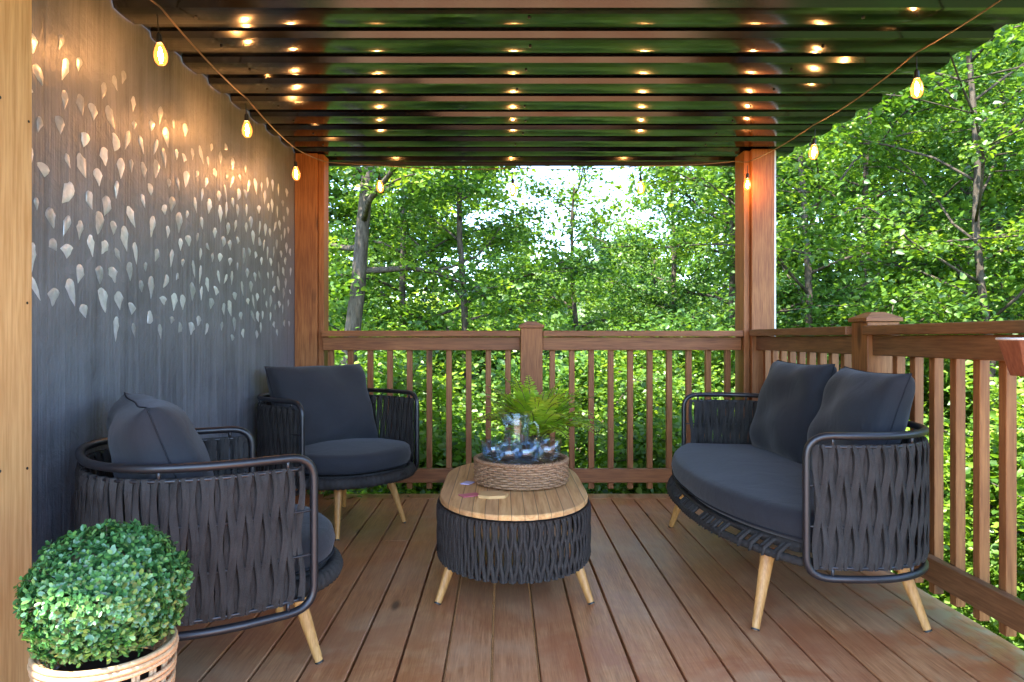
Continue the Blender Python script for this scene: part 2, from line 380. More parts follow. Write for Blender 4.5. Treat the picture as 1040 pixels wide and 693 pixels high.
t = thing('support_post', 'pale pine post cut off by the left edge of the photo', 'post', (-1.205, 1.62, 0))
mb = MB(); mb.box(-.07, -.07, .002, .071, .07, 2.08); mb.build('post_timber', M['pine'], t, bevel=.004)
for (dy, z) in ((-.04, 1.545), (.055, 1.52), (-.045, 1.095), (.05, 1.085), (-.04, .7), (.05, .69)):
    mb = MB(); mb.lathe([(0, .0), (.0035, .0)], 8); mb.v = [(.0716, dy+v[0], z+v[1]) for v in mb.v]; 
    mb.add([(.0722, dy+.0035*math.cos(a*math.pi/4), z+.0035*math.sin(a*math.pi/4)) for a in range(8)], [tuple(range(8))]); mb.build('nail_head', M['screw'], t)

# ------------------------------------------------------------------ railings
def railing_x(label, x0, x1, ya, xs_bal):
    t = thing('deck_railing', label, 'railing', ((x0+x1)/2, ya, 0), 0, 'railing sections'); c = (x0+x1)/2
    pass
    mb = MB(); mb.box(x0-c, -.045, 1.012, x1-c, .095, 1.050); mb.build('cap_rail', M['cedar_x'], t, bevel=.005)
    mb = MB(); mb.box(x0-c, 0, .925, x1-c, .036, 1.0095); mb.build('upper_rail', M['cedar_x'], t, bevel=.004)
    mb = MB(); mb.box(x0-c, 0, .077, x1-c, .036, .166); mb.build('bottom_rail', M['cedar_x'], t, bevel=.004)
    for x in xs_bal:
        mb = MB(); mb.box(x-c-.018, .039, .03, x-c+.018, .075, 1.008); b = mb.build('baluster', M['cedar_z'], t, bevel=.003)
def railing_y(label, ya, yb, x, ys_bal):
    c = (ya+yb)/2; t = thing('deck_railing', label, 'railing', (x, c, 0))
    mb = MB(); mb.box(-.045, ya-c, 1.016, .095, yb-c, 1.056); mb.build('cap_rail', M['cedar_y'], t, bevel=.005)
    mb = MB(); mb.box(0, ya-c, .928, .036, yb-c, 1.013); mb.build('upper_rail', M['cedar_y'], t, bevel=.004)
    mb = MB(); mb.box(0, ya-c, .088, .036, yb-c, .18); mb.build('bottom_rail', M['cedar_y'], t, bevel=.004)
    for y in ys_bal:
        mb = MB(); mb.box(.039, y-c-.018, .03, .075, y-c+.018, 1.011); mb.build('baluster', M['cedar_z'], t, bevel=.003)
bx = [(337.7+19.8*i-509.5)/157.5*1.012 for i in range(10)]
railing_x('back railing section behind the left armchair, left of the middle post', -1.145, .118, 4.47, [x for x in bx if -1.12 < x < .10])
bx2 = [.265+.062+.126*i for i in range(10)]
railing_x('back railing section between the middle post and the corner post', .262, 1.532, 4.47, bx2[:10])
yb = [710*1.64/(x-509.5) for x in (908.7, 927.6, 946.4, 968, 992.2, 1018.4)]
sp = .1255; yn = [yb[0]-sp*i for i in range(22)]
railing_y('side railing section nearest the camera, beside the loveseat arm', -.2, 3.017, 1.60, [y for y in yn if y > -.1])
railing_y('short side railing section between the two right hand posts', 3.163, 4.397, 1.60, [3.163+.075+.1255*i for i in range(10)])
def rail_post(label, cx, cy, w_, z1):
    t = thing('railing_post', label, 'post', (cx, cy, 0)); h = w_/2
    mb = MB(); mb.box(-h, -h, .002, h, h, z1-.0015); mb.build('post_timber', M['cedar_z'], t, bevel=.004)
    mb = MB(); e = h+.010
    mb.add([(-e,-e,z1),(e,-e,z1),(e,e,z1),(-e,e,z1),(-e,-e,z1+.016),(e,-e,z1+.016),(e,e,z1+.016),(-e,e,z1+.016),(-.028,-.028,z1+.042),(.028,-.028,z1+.042),(.028,.028,z1+.042),(-.028,.028,z1+.042)],
           [(3,2,1,0),(0,1,5,4),(1,2,6,5),(2,3,7,6),(3,0,4,7),(4,5,9,8),(5,6,10,9),(6,7,11,10),(7,4,8,11),(8,9,10,11)])
    mb.build('post_cap', M['cedar_x'], t, bevel=.002)
rail_post('squat railing post in the middle of the back railing with a low pyramid cap', .190, 4.50, .14, 1.068)
rail_post('railing post on the right behind the loveseat with a low pyramid cap', 1.65, 3.09, .14, 1.074)

# ------------------------------------------------------------------ woven seating
def resample(pts, ds, closed=False):
    pts = [Vector(p) for p in pts]
    if closed: pts = pts+[pts[0]]
    L = [0]
    for a, b in zip(pts, pts[1:]): L.append(L[-1]+(b-a).length)
    tot = L[-1]; n_ = max(2, round(tot/ds)); out = []; j = 0
    for i in range(n_ if closed else n_+1):
        s_ = tot*i/n_
        while j < len(L)-2 and L[j+1] < s_: j += 1
        t_ = (s_-L[j])/max(1e-9, L[j+1]-L[j]); out.append(pts[j].lerp(pts[j+1], t_))
    return out
def normals2(pts, closed):
    N = len(pts); out = []
    for i in range(N):
        a = pts[(i-1) % N] if closed or i > 0 else pts[i]; b = pts[(i+1) % N] if closed or i < N-1 else pts[i]
        t_ = (b-a).normalized(); out.append((t_, Vector((t_.y, -t_.x, 0))))
    return out
def straps(mb, plan, closed, z_top, z_bot, pitch, width, thick, amp, nseg, off, phase=0, layers=2, rj=None, nz=14, round_=False):
    """flat straps hung between two rails, pinched in pairs at the cross wires"""
    pl = resample(plan, pitch, closed); nm = normals2(pl, closed)
    rj = rj or random.Random(3)
    for lay in range(layers):
        for i, (p, (t_, nn)) in enumerate(zip(pl, nm)):
            if not closed and (i == 0 and lay): continue
            sgn = (1 if i % 2 else -1)*(1 if lay == 0 else -1)
            vs = []; fs = []; jit = rj.uniform(-.0015, .0015); jp = rj.uniform(-.12, .12); wv = width*rj.uniform(.92, 1.06)
            base_off = off if lay == 0 else off - .014
            for q in range(nz+1):
                u = q/nz; z = lerp(z_top, z_bot, u)
                sway = math.sin(math.pi*nseg*u + jp)*amp*sgn + jit
                out = math.sin(math.pi*nseg*u)*.0035*sgn
                if u < .07 or u > .93: out -= (.004 if lay == 0 else -.006)*(1-min(u, 1-u)/.07)
                ww = wv/2*(1-.16*abs(math.sin(math.pi*nseg*u)))
                c_ = p + t_*(sway + (pitch/2 if lay else 0)) + nn*(base_off+out)
                tw = .45*math.cos(math.pi*nseg*u)*sgn
                e1 = (t_*math.cos(tw)+nn*math.sin(tw)); e2 = (nn*math.cos(tw)-t_*math.sin(tw))
                if round_:
                    for kk_ in range(6):
                        a_ = math.pi/3*kk_; vs.append((c_+e1*ww*math.cos(a_)+e2*thick*math.sin(a_))[:2]+(z,))
                else:
                    for (sa, sb) in ((-1,-.5),(0,-.9),(1,-.5),(1,.5),(0,.9),(-1,.5)): vs.append((c_+e1*ww*sa+e2*thick*sb)[:2]+(z,))
            for q in range(nz):
                for kk_ in range(6): l_ = (kk_+1) % 6; fs.append((q*6+kk_, q*6+l_, (q+1)*6+l_, (q+1)*6+kk_))
            fs.append(tuple(range(6))); fs.append(tuple(nz*6+kk_ for kk_ in range(6))[::-1])
            mb.add(vs, fs)
def u_plan(fr, bk, w0, w1, e=2.6, n_=40, mid=0):
    """open plan curve: right front -> round the back -> left front (x forward)"""
    a = abs(bk-mid); pts = [Vector((fr, -w0, 0)), Vector((lerp(mid, fr, .5), -lerp(w1, w0, .4), 0))]
    for i in range(n_+1):
        th = -math.pi/2 - math.pi*i/n_
        cx_, sy_ = math.cos(th), math.sin(th)
        pts.append(Vector((mid - abs(cx_)**(2/e)*a, (1 if sy_ > 0 else -1)*abs(sy_)**(2/e)*w1, 0)))
    pts += [Vector((lerp(mid, fr, .5), lerp(w1, w0, .4), 0)), Vector((fr, w0, 0))]
    return resample(pts, .02)
def frame_loop(plan, zt, zb, rc):
    top = [Vector((p.x, p.y, zt)) for p in plan]; bot = [Vector((p.x, p.y, zb)) for p in plan]
    def trim(l):
        k1 = max(1, round(rc/.02)); return l[k1:-k1]
    T, B = trim(top), trim(bot); path = list(T)
    f1 = plan[-1]; f0 = plan[0]
    def corner(a, c_, b): return [a*(1-t_)**2 + c_*2*t_*(1-t_) + b*t_*t_ for t_ in [i/7 for i in range(1, 7)]]
    pf = Vector((f1.x, f1.y, zt)); a = T[-1]; b = Vector((f1.x, f1.y, zt-rc)); path += corner(a, pf, b) + [b]
    c_ = Vector((f1.x, f1.y, zb+rc)); path += [c_] + corner(c_, Vector((f1.x, f1.y, zb)), B[-1]) + B[::-1]
    c_ = Vector((f0.x, f0.y, zb+rc)); path += corner(B[0], Vector((f0.x, f0.y, zb)), c_) + [c_]
    b = Vector((f0.x, f0.y, zt-rc)); path += [b] + corner(b, Vector((f0.x, f0.y, zt)), T[0])
    return path
def outline(fx, bx, wy, ef, eb, n_=72, cx=0.):
    pts = []
    for i in range(n_):
        th = 2*math.pi*i/n_; c_, s_ = math.cos(th), math.sin(th); e = ef if c_ > 0 else eb; a = (fx-cx) if c_ > 0 else abs(bx-cx)
        pts.append(Vector((cx + (1 if c_ > 0 else -1)*abs(c_)**(2/e)*a, (1 if s_ > 0 else -1)*abs(s_)**(2/e)*wy, 0)))
    return pts
def pad(mb, pts, z0, z1, er, crown, wr=None):
    N = len(pts); nm = normals2(pts, True); cen = sum(pts, Vector())/N; vs = []; fs = []
    sgn = 1 if (pts[0]+nm[0][1]*.01-cen).length > (pts[0]-cen).length else -1
    prof = [(1.6*er, z0)] + [(er*(1-math.cos(a)), z0+er*(1-math.sin(a))) for a in [R(90)-R(90)*i/4 for i in range(0)]]
    prof = [(er*1.5, z0), (er*.5, z0+er*.12), (er*.12, z0+er*.5), (0, z0+er), (-.004, (z0+z1)/2), (0, z1-er), (er*.13, z1-er*.45), (er*.5, z1-er*.12), (er*1.2, z1)]
    for ins, z in prof:
        for p, (t_, nn) in zip(pts, nm): q = p - nn*sgn*ins; vs.append((q.x, q.y, z + (0 if z < z1-er else (wr(q.x, q.y) if wr else 0))))
    last = [Vector(v) for v in vs[-N:]]
    for s_ in (.85, .65, .42, .2):
        for p in last: q = cen.lerp(Vector((p.x, p.y, 0)), s_); vs.append((q.x, q.y, z1 + crown*(1-s_*s_) + (wr(q.x, q.y) if wr else 0)))
    vs.append((cen.x, cen.y, z1+crown)); K = len(prof)+4
    for i in range(K-1):
        for j in range(N): l_ = (j+1) % N; fs.append((i*N+j, i*N+l_, (i+1)*N+l_, (i+1)*N+j))
    for j in range(N): fs.append(((K-1)*N+j, (K-1)*N+(j+1) % N, K*N))
    fs.append(tuple(range(N))[::-1]); mb.add(vs, fs)
def pillow(name, parent, W, H, T, loc, lean, yaw, seed, piping=True):
    """upright scatter-back cushion: width along y, height along z, thickness along x"""
    rj = random.Random(seed); n_ = 28; ph = [rj.uniform(0, 6) for _ in range(6)]
    def P(u, v, side):
        eu, ev = abs(u), abs(v)
        t_ = ((1-eu**3.2)*(1-ev**3.2))**.42
        y = u*W/2*(1-.055*(1-ev**2)*eu**3 - .0) ; z = v*H/2*(1-.055*(1-eu**2)*ev**3)
        # corners pulled out slightly
        x = side*T/2*t_ + side*.006*t_*(math.sin(5*u+3*v+ph[0])+math.sin(7*v-4*u+ph[1])) 
        x += side*.007*t_*math.sin(9*(u*v)+ph[2]) - .010*(1-t_)*0
        x += -.012*(v+1)*0; sag = (1-t_)*.003*math.sin(6*u+ph[3])
        return Vector((x+sag, y, z))
    vs = []; fs = []; idx = {}
    def mapu(i): a = -1+2*i/n_; return math.copysign(abs(a)**.75, a)
    for side in (1, -1):
        for i in range(n_+1):
            for j in range(n_+1):
                edge = i in (0, n_) or j in (0, n_)
                if edge and side == -1: idx[side, i, j] = idx[1, i, j]; continue
                idx[side, i, j] = len(vs); vs.append(P(mapu(i), mapu(j), side))
        for i in range(n_):
            for j in range(n_):
                q = (idx[side,i,j], idx[side,i+1,j], idx[side,i+1,j+1], idx[side,i,j+1]); fs.append(q if side == 1 else q[::-1])
    mt = Matrix.Translation(loc) @ Matrix.Rotation(yaw, 4, 'Z') @ Matrix.Rotation(-lean, 4, 'Y') 
    mb = MB(); mb.add([mt @ v for v in vs], fs)
    o = mb.build(name, M['cloth'], parent, smooth=True)
    ring = [(i, 0) for i in range(n_)]+[(n_, j) for j in range(n_)]+[(i, n_) for i in range(n_, 0, -1)]+[(0, j) for j in range(n_, 0, -1)]
    mb = MB(); mb.tube([mt @ P(mapu(i), mapu(j), 1) for i, j in ring], .0024, 6, closed=True); mb.build('seam', M['cloth_dark'], o, smooth=True)
    return o
def leg(parent, top, tip, rt=.027, rb=.0135):
    top, tip = Vector(top), Vector(tip); mb = MB(); K = 6
    mb.tube([top.lerp(tip, i/K) for i in range(K+1)], [lerp(rt, rb, (i/K)**.9) for i in range(K+1)], 12, ry=.8)
    o = mb.build('leg', M['teak_leg'], parent, smooth=True)
    m_ = o.modifiers.new('e', 'EDGE_SPLIT'); m_.split_angle = R(50)
    mb = MB(); mb.tube([tip+Vector((0,0,.0005)), tip+(top-tip).normalized()*.007], rb+.0008, 12, ry=.85); mb.build('foot_pad', M['black_plastic'], o, smooth=False)
    return o
def seat_band(parent, pts, z, closed=True):
    pl = resample(pts, .006, closed); rs = [.026+.0045*abs(math.sin(i*math.pi/4.2)) for i in range(len(pl))]
    mb = MB(); mb.tube([Vector((p.x, p.y, z)) for p in pl], rs, 8, closed=closed); mb.build('seat_rope_band', M['rope'], parent, smooth=True)

def make_chair(loc, rz, label, group):
    t = thing('armchair', label, 'armchair', loc, rz, group)
    plan = u_plan(.20, -.38, .375, .395)
    mb = MB(); mb.tube(frame_loop(plan, .69, .24, .07), .0125, 10, closed=True)
    inner = plan[2:-2]
    for z, r_ in ((.655, .006), (.275, .006), (.53, .0035), (.40, .0035)):
        mb.tube([Vector((p.x, p.y, z)) for p in (inner if r_ > .005 else plan)], r_, 6)
    for k_ in (4, len(plan)//4, len(plan)//2, 3*len(plan)//4, len(plan)-5):
        p = plan[k_]; mb.tube([(p.x, p.y, .24), (p.x, p.y, .278)], .006, 6); mb.tube([(p.x, p.y, .652), (p.x, p.y, .69)], .006, 6)
    mb.build('frame', M['dark_metal'], t, smooth=True)
    mb = MB(); straps(mb, inner, False, .662, .268, .0235, .0215, .0034, .0050, 3, .007); mb.build('woven_straps', M['rope'], t, smooth=False)
    so_ = outline(.365, -.345, .352, 2.3, 2.4)
    seat_band(t, outline(.365, -.335, .355, 2.3, 2.4), .285)
    mb = MB(); pad(mb, outline(.345, -.32, .335, 2.3, 2.4), .258, .318, .01, 0); mb.build('seat_base', M['rope'], t, smooth=False)
    mb = MB(); wj = random.Random(5); 
    pad(mb, so_, .322, .425, .035, .022, lambda x, y: .004*math.sin(9*x+2)*math.cos(8*y+1)); c_ = mb.build('seat_cushion', M['cloth'], t, smooth=True)
    mb = MB(); mb.tube([Vector((p.x*.995, p.y*.995, .334)) for p in so_], .0035, 6, closed=True); mb.build('seam', M['cloth_dark'], c_, smooth=True)
    pillow('back_cushion', t, .63, .48, .23, (-.155, 0, .625), R(21), 0, 4)
    for sx_, sy_ in ((1, 1), (1, -1), (-1, 1), (-1, -1)): leg(t, (sx_*.20, sy_*.165, .262), (sx_*.268, sy_*.222, 0))
    return t
ca = make_chair((-.895, 2.195, 0), R(33), 'dark woven armchair in front seen from behind its arm, beside the potted ball', None)
ca.scale = (.965,)*3
cb = copy_tree(ca); cb.scale = (1,1,1); cb.location = (-.874, 3.80, 0); cb.rotation_euler.z = math.atan2(-.65, .76)
for c_, l_ in ((cb, 'dark woven armchair in the far left corner facing the coffee table'),): c_['label'] = l_
for c_ in (ca, cb): c_['group'] = 'woven armchairs'

# loveseat: local x forward = world -X
lv = thing('loveseat', 'dark woven two seat sofa with two back cushions along the right railing', 'sofa', (1.175, 3.045, 0), math.pi-.02)
FR, BK, HW = .185, -.31, .815
def sofa_plan():
    pts = [Vector((FR, -HW, 0)), Vector((.05, -HW-.012, 0))]; rc = .30
    for i in range(13): a = R(-90)-R(90)*i/12; pts.append(Vector((BK+rc+rc*math.cos(a), -HW+rc-.012+rc*math.sin(a), 0)))
    pts += [Vector((BK-.012, 0, 0))]
    for i in range(13): a = R(180)-R(90)*i/12; pts.append(Vector((BK+rc+rc*math.cos(a), HW-rc+.012+rc*math.sin(a), 0)))
    pts += [Vector((.05, HW+.012, 0)), Vector((FR, HW, 0))]; return resample(pts, .02)
plan = sofa_plan()
mb = MB(); mb.tube(frame_loop(plan, .69, .235, .07), .0125, 10, closed=True); inner = plan[2:-2]
for z, r_ in ((.655, .006), (.27, .006), (.53, .0035), (.40, .0035)): mb.tube([Vector((p.x, p.y, z)) for p in (inner if r_ > .005 else plan)], r_, 6)
for i in range(9): p = plan[int(lerp(4, len(plan)-5, i/8))]; mb.tube([(p.x, p.y, .235), (p.x, p.y, .272)], .006, 6); mb.tube([(p.x, p.y, .652), (p.x, p.y, .69)], .006, 6)
mb.build('frame', M['dark_metal'], lv, smooth=True)
mb = MB(); straps(mb, inner, False, .662, .263, .0235, .0215, .0034, .0050, 3, .007, rj=random.Random(9)); mb.build('woven_straps', M['rope'], lv)
def sofa_seat(f, ins):
    pts = []; hw = .775-ins
    for i in range(25): u = -1+2*i/24; pts.append(Vector((f - (f-.185)*abs(u)**2.6*1.0, u*hw, 0)))
    rc = .2
    for i in range(9): a = R(90)*i/8; pts.append(Vector((BK+.035+ins+rc - rc*math.sin(a), hw-rc+rc*math.cos(a), 0)))
    for i in range(9): a = R(90)*i/8; pts.append(Vector((BK+.035+ins+rc - rc*math.cos(a), -hw+rc-rc*math.sin(a), 0)))
    return resample(pts, .03, True)
sp_ = sofa_seat(.375, .0)
mb = MB(); pad(mb, sp_, .325, .435, .036, .018, lambda x, y: .004*math.sin(7*x+2)*math.cos(5*y+1)); c_ = mb.build('seat_cushion', M['cloth'], lv, smooth=True)
mb = MB(); mb.tube([Vector((p.x*.997, p.y*.997, .347)) for p in sp_], .0035, 6, closed=True); mb.build('seam', M['cloth_dark'], c_, smooth=True)
bp = sofa_seat(.39, .005); fp = [p for p in bp]
pl = resample(bp, .006, True); mb = MB(); mb.tube([Vector((p.x, p.y, .272)) for p in pl], [.013+.003*abs(math.sin(i*math.pi/4.2)) for i in range(len(pl))], 8, closed=True)
mb.build('seat_rope_band', M['rope'], lv, smooth=True)
mb = MB()   # straps carried over the front rail under the cushion, with gaps between them
mb.tube([Vector((p.x*.93, p.y*.95, .312)) for p in bp], .009, 8, closed=True)
for i in range(27):
    u = -1+2*i/26; y = u*.70; x = .39-(.39-.185)*abs(y/.775)**2.6
    if (i % 5) == 2: continue
    for dy in (-.012, .012): mb.tube([(x-.005, y+dy, .275), (x+.006, y+dy*1.2, .262), (x+.0, y+dy, .285), (x-.03, y+dy, .312), (x-.10, y+dy, .316)], .0085, 6)
mb.build('seat_straps', M['rope'], lv, smooth=True)
mb = MB(); pad(mb, sofa_seat(.335, .04), .29, .326, .006, 0); mb.build('seat_base', M['rope'], lv)
pillow('back_cushion', lv, .60, .48, .19, (-.215, -.335, .655), R(15), R(3), 21)
pillow('back_cushion', lv, .60, .48, .19, (-.205, .325, .65), R(17), R(-5), 22)
for sx_, sy_ in ((1, 1), (1, -1), (-1, 1), (-1, -1)): leg(lv, (sx_*.22+.0, sy_*.58, .262), (sx_*.293, sy_*.655, 0))

# ------------------------------------------------------------------ coffee table
TX, TF, TB, TW, TZ = .048, 2.446, 3.58, .298, .38
ct = thing('coffee_table', 'long oval coffee table with teak top and dark rope sides', 'table', (TX, (TF+TB)/2, 0)); LY = (TB-TF)/2
def stadium(w_, ly, n_=20, e=2.12):
    pts = []; sy = ly-w_*1.35
    for i in range(n_+1): a = math.pi*i/n_; c_, s_ = math.cos(a), math.sin(a); pts.append(Vector((math.copysign(abs(c_)**(2/e), c_)*w_, sy+abs(s_)**(2/e)*w_*1.35, 0)))
    for i in range(n_+1): a = math.pi+math.pi*i/n_; c_, s_ = math.cos(a), math.sin(a); pts.append(Vector((math.copysign(abs(c_)**(2/e), c_)*w_, -sy-abs(s_)**(2/e)*w_*1.35, 0)))
    return pts
m = M['teak_top'] = mat('teak_slats', (.45,.28,.15), .6, spec=.2); n = NT(m)
tc = n.n('ShaderNodeTexCoord'); sx = n.n('ShaderNodeSeparateXYZ'); n.l(tc.outputs['Object'], sx.inputs[0])
sl = n.math('MULTIPLY', n.math('ADD', sx.outputs[0], 1.0), 1/.047); fl = n.math('FLOOR', sl); fr = n.math('SUBTRACT', sl, fl)
cxx = n.n('ShaderNodeCombineXYZ'); n.l(n.math('MULTIPLY', fl, 3.7), cxx.inputs[0]); n.l(n.math('MULTIPLY', fl, 1.3), cxx.inputs[1])
va = n.n('ShaderNodeVectorMath', operation='ADD'); n.l(tc.outputs['Object'], va.inputs[0]); n.l(cxx.outputs[0], va.inputs[1])
mp = n.n('ShaderNodeMapping'); mp.inputs['Scale'].default_value = (1,.06,1); n.l(va.outputs[0], mp.inputs[0])
g = n.noise(mp.outputs[0], 60, 5, .6, .4); col = n.ramp(g, [(.3, (.48,.22,.07)), (.5, (.70,.38,.14)), (.72, (.84,.53,.24))])
hv = n.n('ShaderNodeTexWhiteNoise', noise_dimensions='1D'); n.l(fl, hv.inputs['W'])
col = n.mix(n.math('MULTIPLY', hv.outputs['Value'], .5), col, (.46,.25,.12))
edge = n.math('ABSOLUTE', n.math('SUBTRACT', fr, .5)); em = n.ramp(edge, [(.46, (0,0,0)), (.485, (.8,.8,.8))])
col = n.mix(em, col, (.12,.06,.03)); n.base(col); n.bump(g, .15, .001)
mb = MB(); st = stadium(TW, LY); nm = normals2(st, True); vs = []; fs = []; N = len(st)
for ins, z in ((.012, TZ-.022), (.0, TZ-.018), (0, TZ-.004), (.004, TZ)):
    for p, (t_, nn) in zip(st, nm): q = p-nn*ins*(1 if nn.dot(p) > 0 else -1); vs.append((q.x, q.y, z))
for i in range(3):
    for j in range(N): l_ = (j+1) % N; fs.append((i*N+j, i*N+l_, (i+1)*N+l_, (i+1)*N+j))
fs += [tuple(range(N))[::-1], tuple(3*N+j for j in range(N))]; mb.add(vs, fs); mb.build('tabletop', M['teak_top'], ct)
mb = MB(); bd = stadium(TW-.012, LY-.012)[::-1]
straps(mb, bd, True, TZ-.024,   .142, .0155, .0168, .0060, .0052, 2.5, -.002, rj=random.Random(17), round_=True); mb.build('rope_sides', M['rope_table'], ct, smooth=True)
mb = MB(); b2 = stadium(TW-.022, LY-.022)
for z in (TZ-.03, .15): mb.tube([Vector((p.x, p.y, z)) for p in resample(b2, .03, True)], .008, 6, closed=True)
mb.build('frame', M['dark_metal'], ct, smooth=True)
for sx_, sy_ in ((1, 1), (1, -1), (-1, 1), (-1, -1)): leg(ct, (sx_*.235, sy_*(LY-.24), .155), (sx_*.29, sy_*(LY-.185), 0), .024, .014)

# ------------------------------------------------------------------ tray and glassware
TRX, TRY = .084, 3.02
tr = thing('wicker_tray', 'round brown wicker tray holding the glassware on the coffee table', 'tray', (TRX, TRY, TZ))
RT = .196
mb = MB(); mb.lathe([(0, .004), (RT-.01, .004), (RT-.008, .012), (0, .012)], 40); mb.build('tray_base', M['rattan'], tr)
mb = MB(); NV = 44
for q in range(9):
    z = .012+q*.0098
    pts = [Vector(((RT+.005*(1 if q % 2 else -1)*math.cos(NV/2*a))*math.cos(a), (RT+.005*(1 if q % 2 else -1)*math.cos(NV/2*a))*math.sin(a), z)) for a in [2*math.pi*i/176 for i in range(176)]]
    if False:   # hand hole towards the camera-left
        keep = [p for p in pts if not (R(242) < (math.atan2(p.y, p.x) % (2*math.pi)) < R(264))]
        i0 = max(range(len(pts)), key=lambda i: 0); st_ = [i for i, p in enumerate(pts) if (math.atan2(p.y, p.x) % (2*math.pi)) >= R(264)][0]
        seq = [pts[(st_+i) % 176] for i in range(176)]; seq = [p for p in seq if not (R(242) < (math.atan2(p.y, p.x) % (2*math.pi)) < R(264))]
        mb.tube(seq, .0052, 6)
    else: mb.tube(pts, .0052, 6, closed=True)
for i in range(NV):
    a = 2*math.pi*i/NV
    pass
    mb.tube([(RT*math.cos(a), RT*math.sin(a), .006), (RT*math.cos(a), RT*math.sin(a), .096)], .0035, 5)
mb.build('woven_side', M['wicker'], tr, smooth=True)
mb = MB()
for ph_ in range(3): mb.tube([Vector(((RT+.006*math.cos(30*a+ph_*2.1))*math.cos(a), (RT+.006*math.cos(30*a+ph_*2.1))*math.sin(a), .102+.005*math.sin(30*a+ph_*2.1))) for a in [2*math.pi*i/240 for i in range(240)]], .005, 6, closed=True)
mb.build('braided_rim', M['wicker'], tr, smooth=True)
pt = thing('glass_pitcher', 'clear glass pitcher standing tallest in the tray', 'pitcher', (TRX-.018, TRY+.035, TZ+.0125))
mb = MB(); prof = [(0, .002), (.046, .002), (.052, .01), (.056, .06), (.057, .14), (.056, .22), (.060, .272), (.062, .28), (.058, .279), (.053, .22), (.054, .14), (.053, .06), (.048, .014), (0, .012)]
mb.lathe(prof, 36); nv = []
for (x, y, z) in mb.v:
    if z > .22:
        a = math.atan2(y, x); k_ = max(0, math.cos(a-math.pi))**8*(z-.22)/.06; x -= .022*k_; z += .006*k_
    nv.append((x, y, z))
mb.v = nv; mb.build('jug', M['glass'], pt, smooth=True)
mb = MB(); mb.tube([(.055, 0, .235), (.078, 0, .245), (.092, 0, .225), (.094, 0, .18), (.082, 0, .135), (.056, 0, .115)], .006, 8); mb.build('handle', M['glass'], pt, smooth=True)
gl = [(-.115, .0, 'blue_glass', 'blue tinted wide glass at the left side of the tray'), (.018, -.095, 'blue_glass', 'blue tinted wide glass at the front of the tray below the pitcher'),
      (.112, -.035, 'glass', 'clear wide glass at the right side of the tray'), (-.055, -.105, 'glass', 'clear wide glass between the two blue glasses'), (.075, .085, 'glass', 'clear wide glass behind the pitcher to the right')]
for i, (dx, dy, mm, lab) in enumerate(gl):
    g_ = thing('drinking_glass', lab, 'glass', (TRX+dx, TRY+dy, TZ+.0125), 0, 'glasses in the wicker tray')
    mb = MB(); h_ = .168+.006*(i % 3)
    mb.lathe([(0, .001), (.030, .001), (.032, .004), (.010, .012), (.0065, .072), (.014, .080), (.040, .092), (.055, .112), (.060, h_), (.058, h_), (.053, .114), (.038, .096), (0, .086)], 28)
    mb.build('bowl', M[mm], g_, smooth=True)
def slab(name, pts, z0, z1, m_, label, cat, loc, rz=0):
    mb = MB(); N = len(pts); mb.add([(x, y, z0) for x, y in pts]+[(x, y, z1) for x, y in pts], [tuple(range(N))[::-1], tuple(range(N, 2*N))]+[(i, (i+1) % N, N+(i+1) % N, N+i) for i in range(N)])
    o = mb.build(name, m_, None, bevel=.001); o.location = loc; o.rotation_euler.z = rz; return tag(o, label, cat)
slab('coaster', [(-.06,-.03),(-.02,-.052),(.045,-.045),(.062,.0),(.03,.045),(-.045,.04)], 0, .012, M['coaster'], 'tan cork coaster lying on the teak table in front of the tray', 'coaster', (-.035, 2.745, TZ+.0008), .1)
slab('card', [(-.04,-.026),(.04,-.026),(.04,.026),(-.04,.026)], 0, .003, M['pink'], 'pink card on the teak table left of the cork coaster', 'card', (-.125, 2.76, TZ+.0008), .5)
slab('card', [(-.03,-.02),(.03,-.02),(.03,.02),(-.03,.02)], 0, .004, M['lilac'], 'lilac card on the teak table at the left side of the tray', 'card', (-.145, 2.99, TZ+.0008), 1.2)

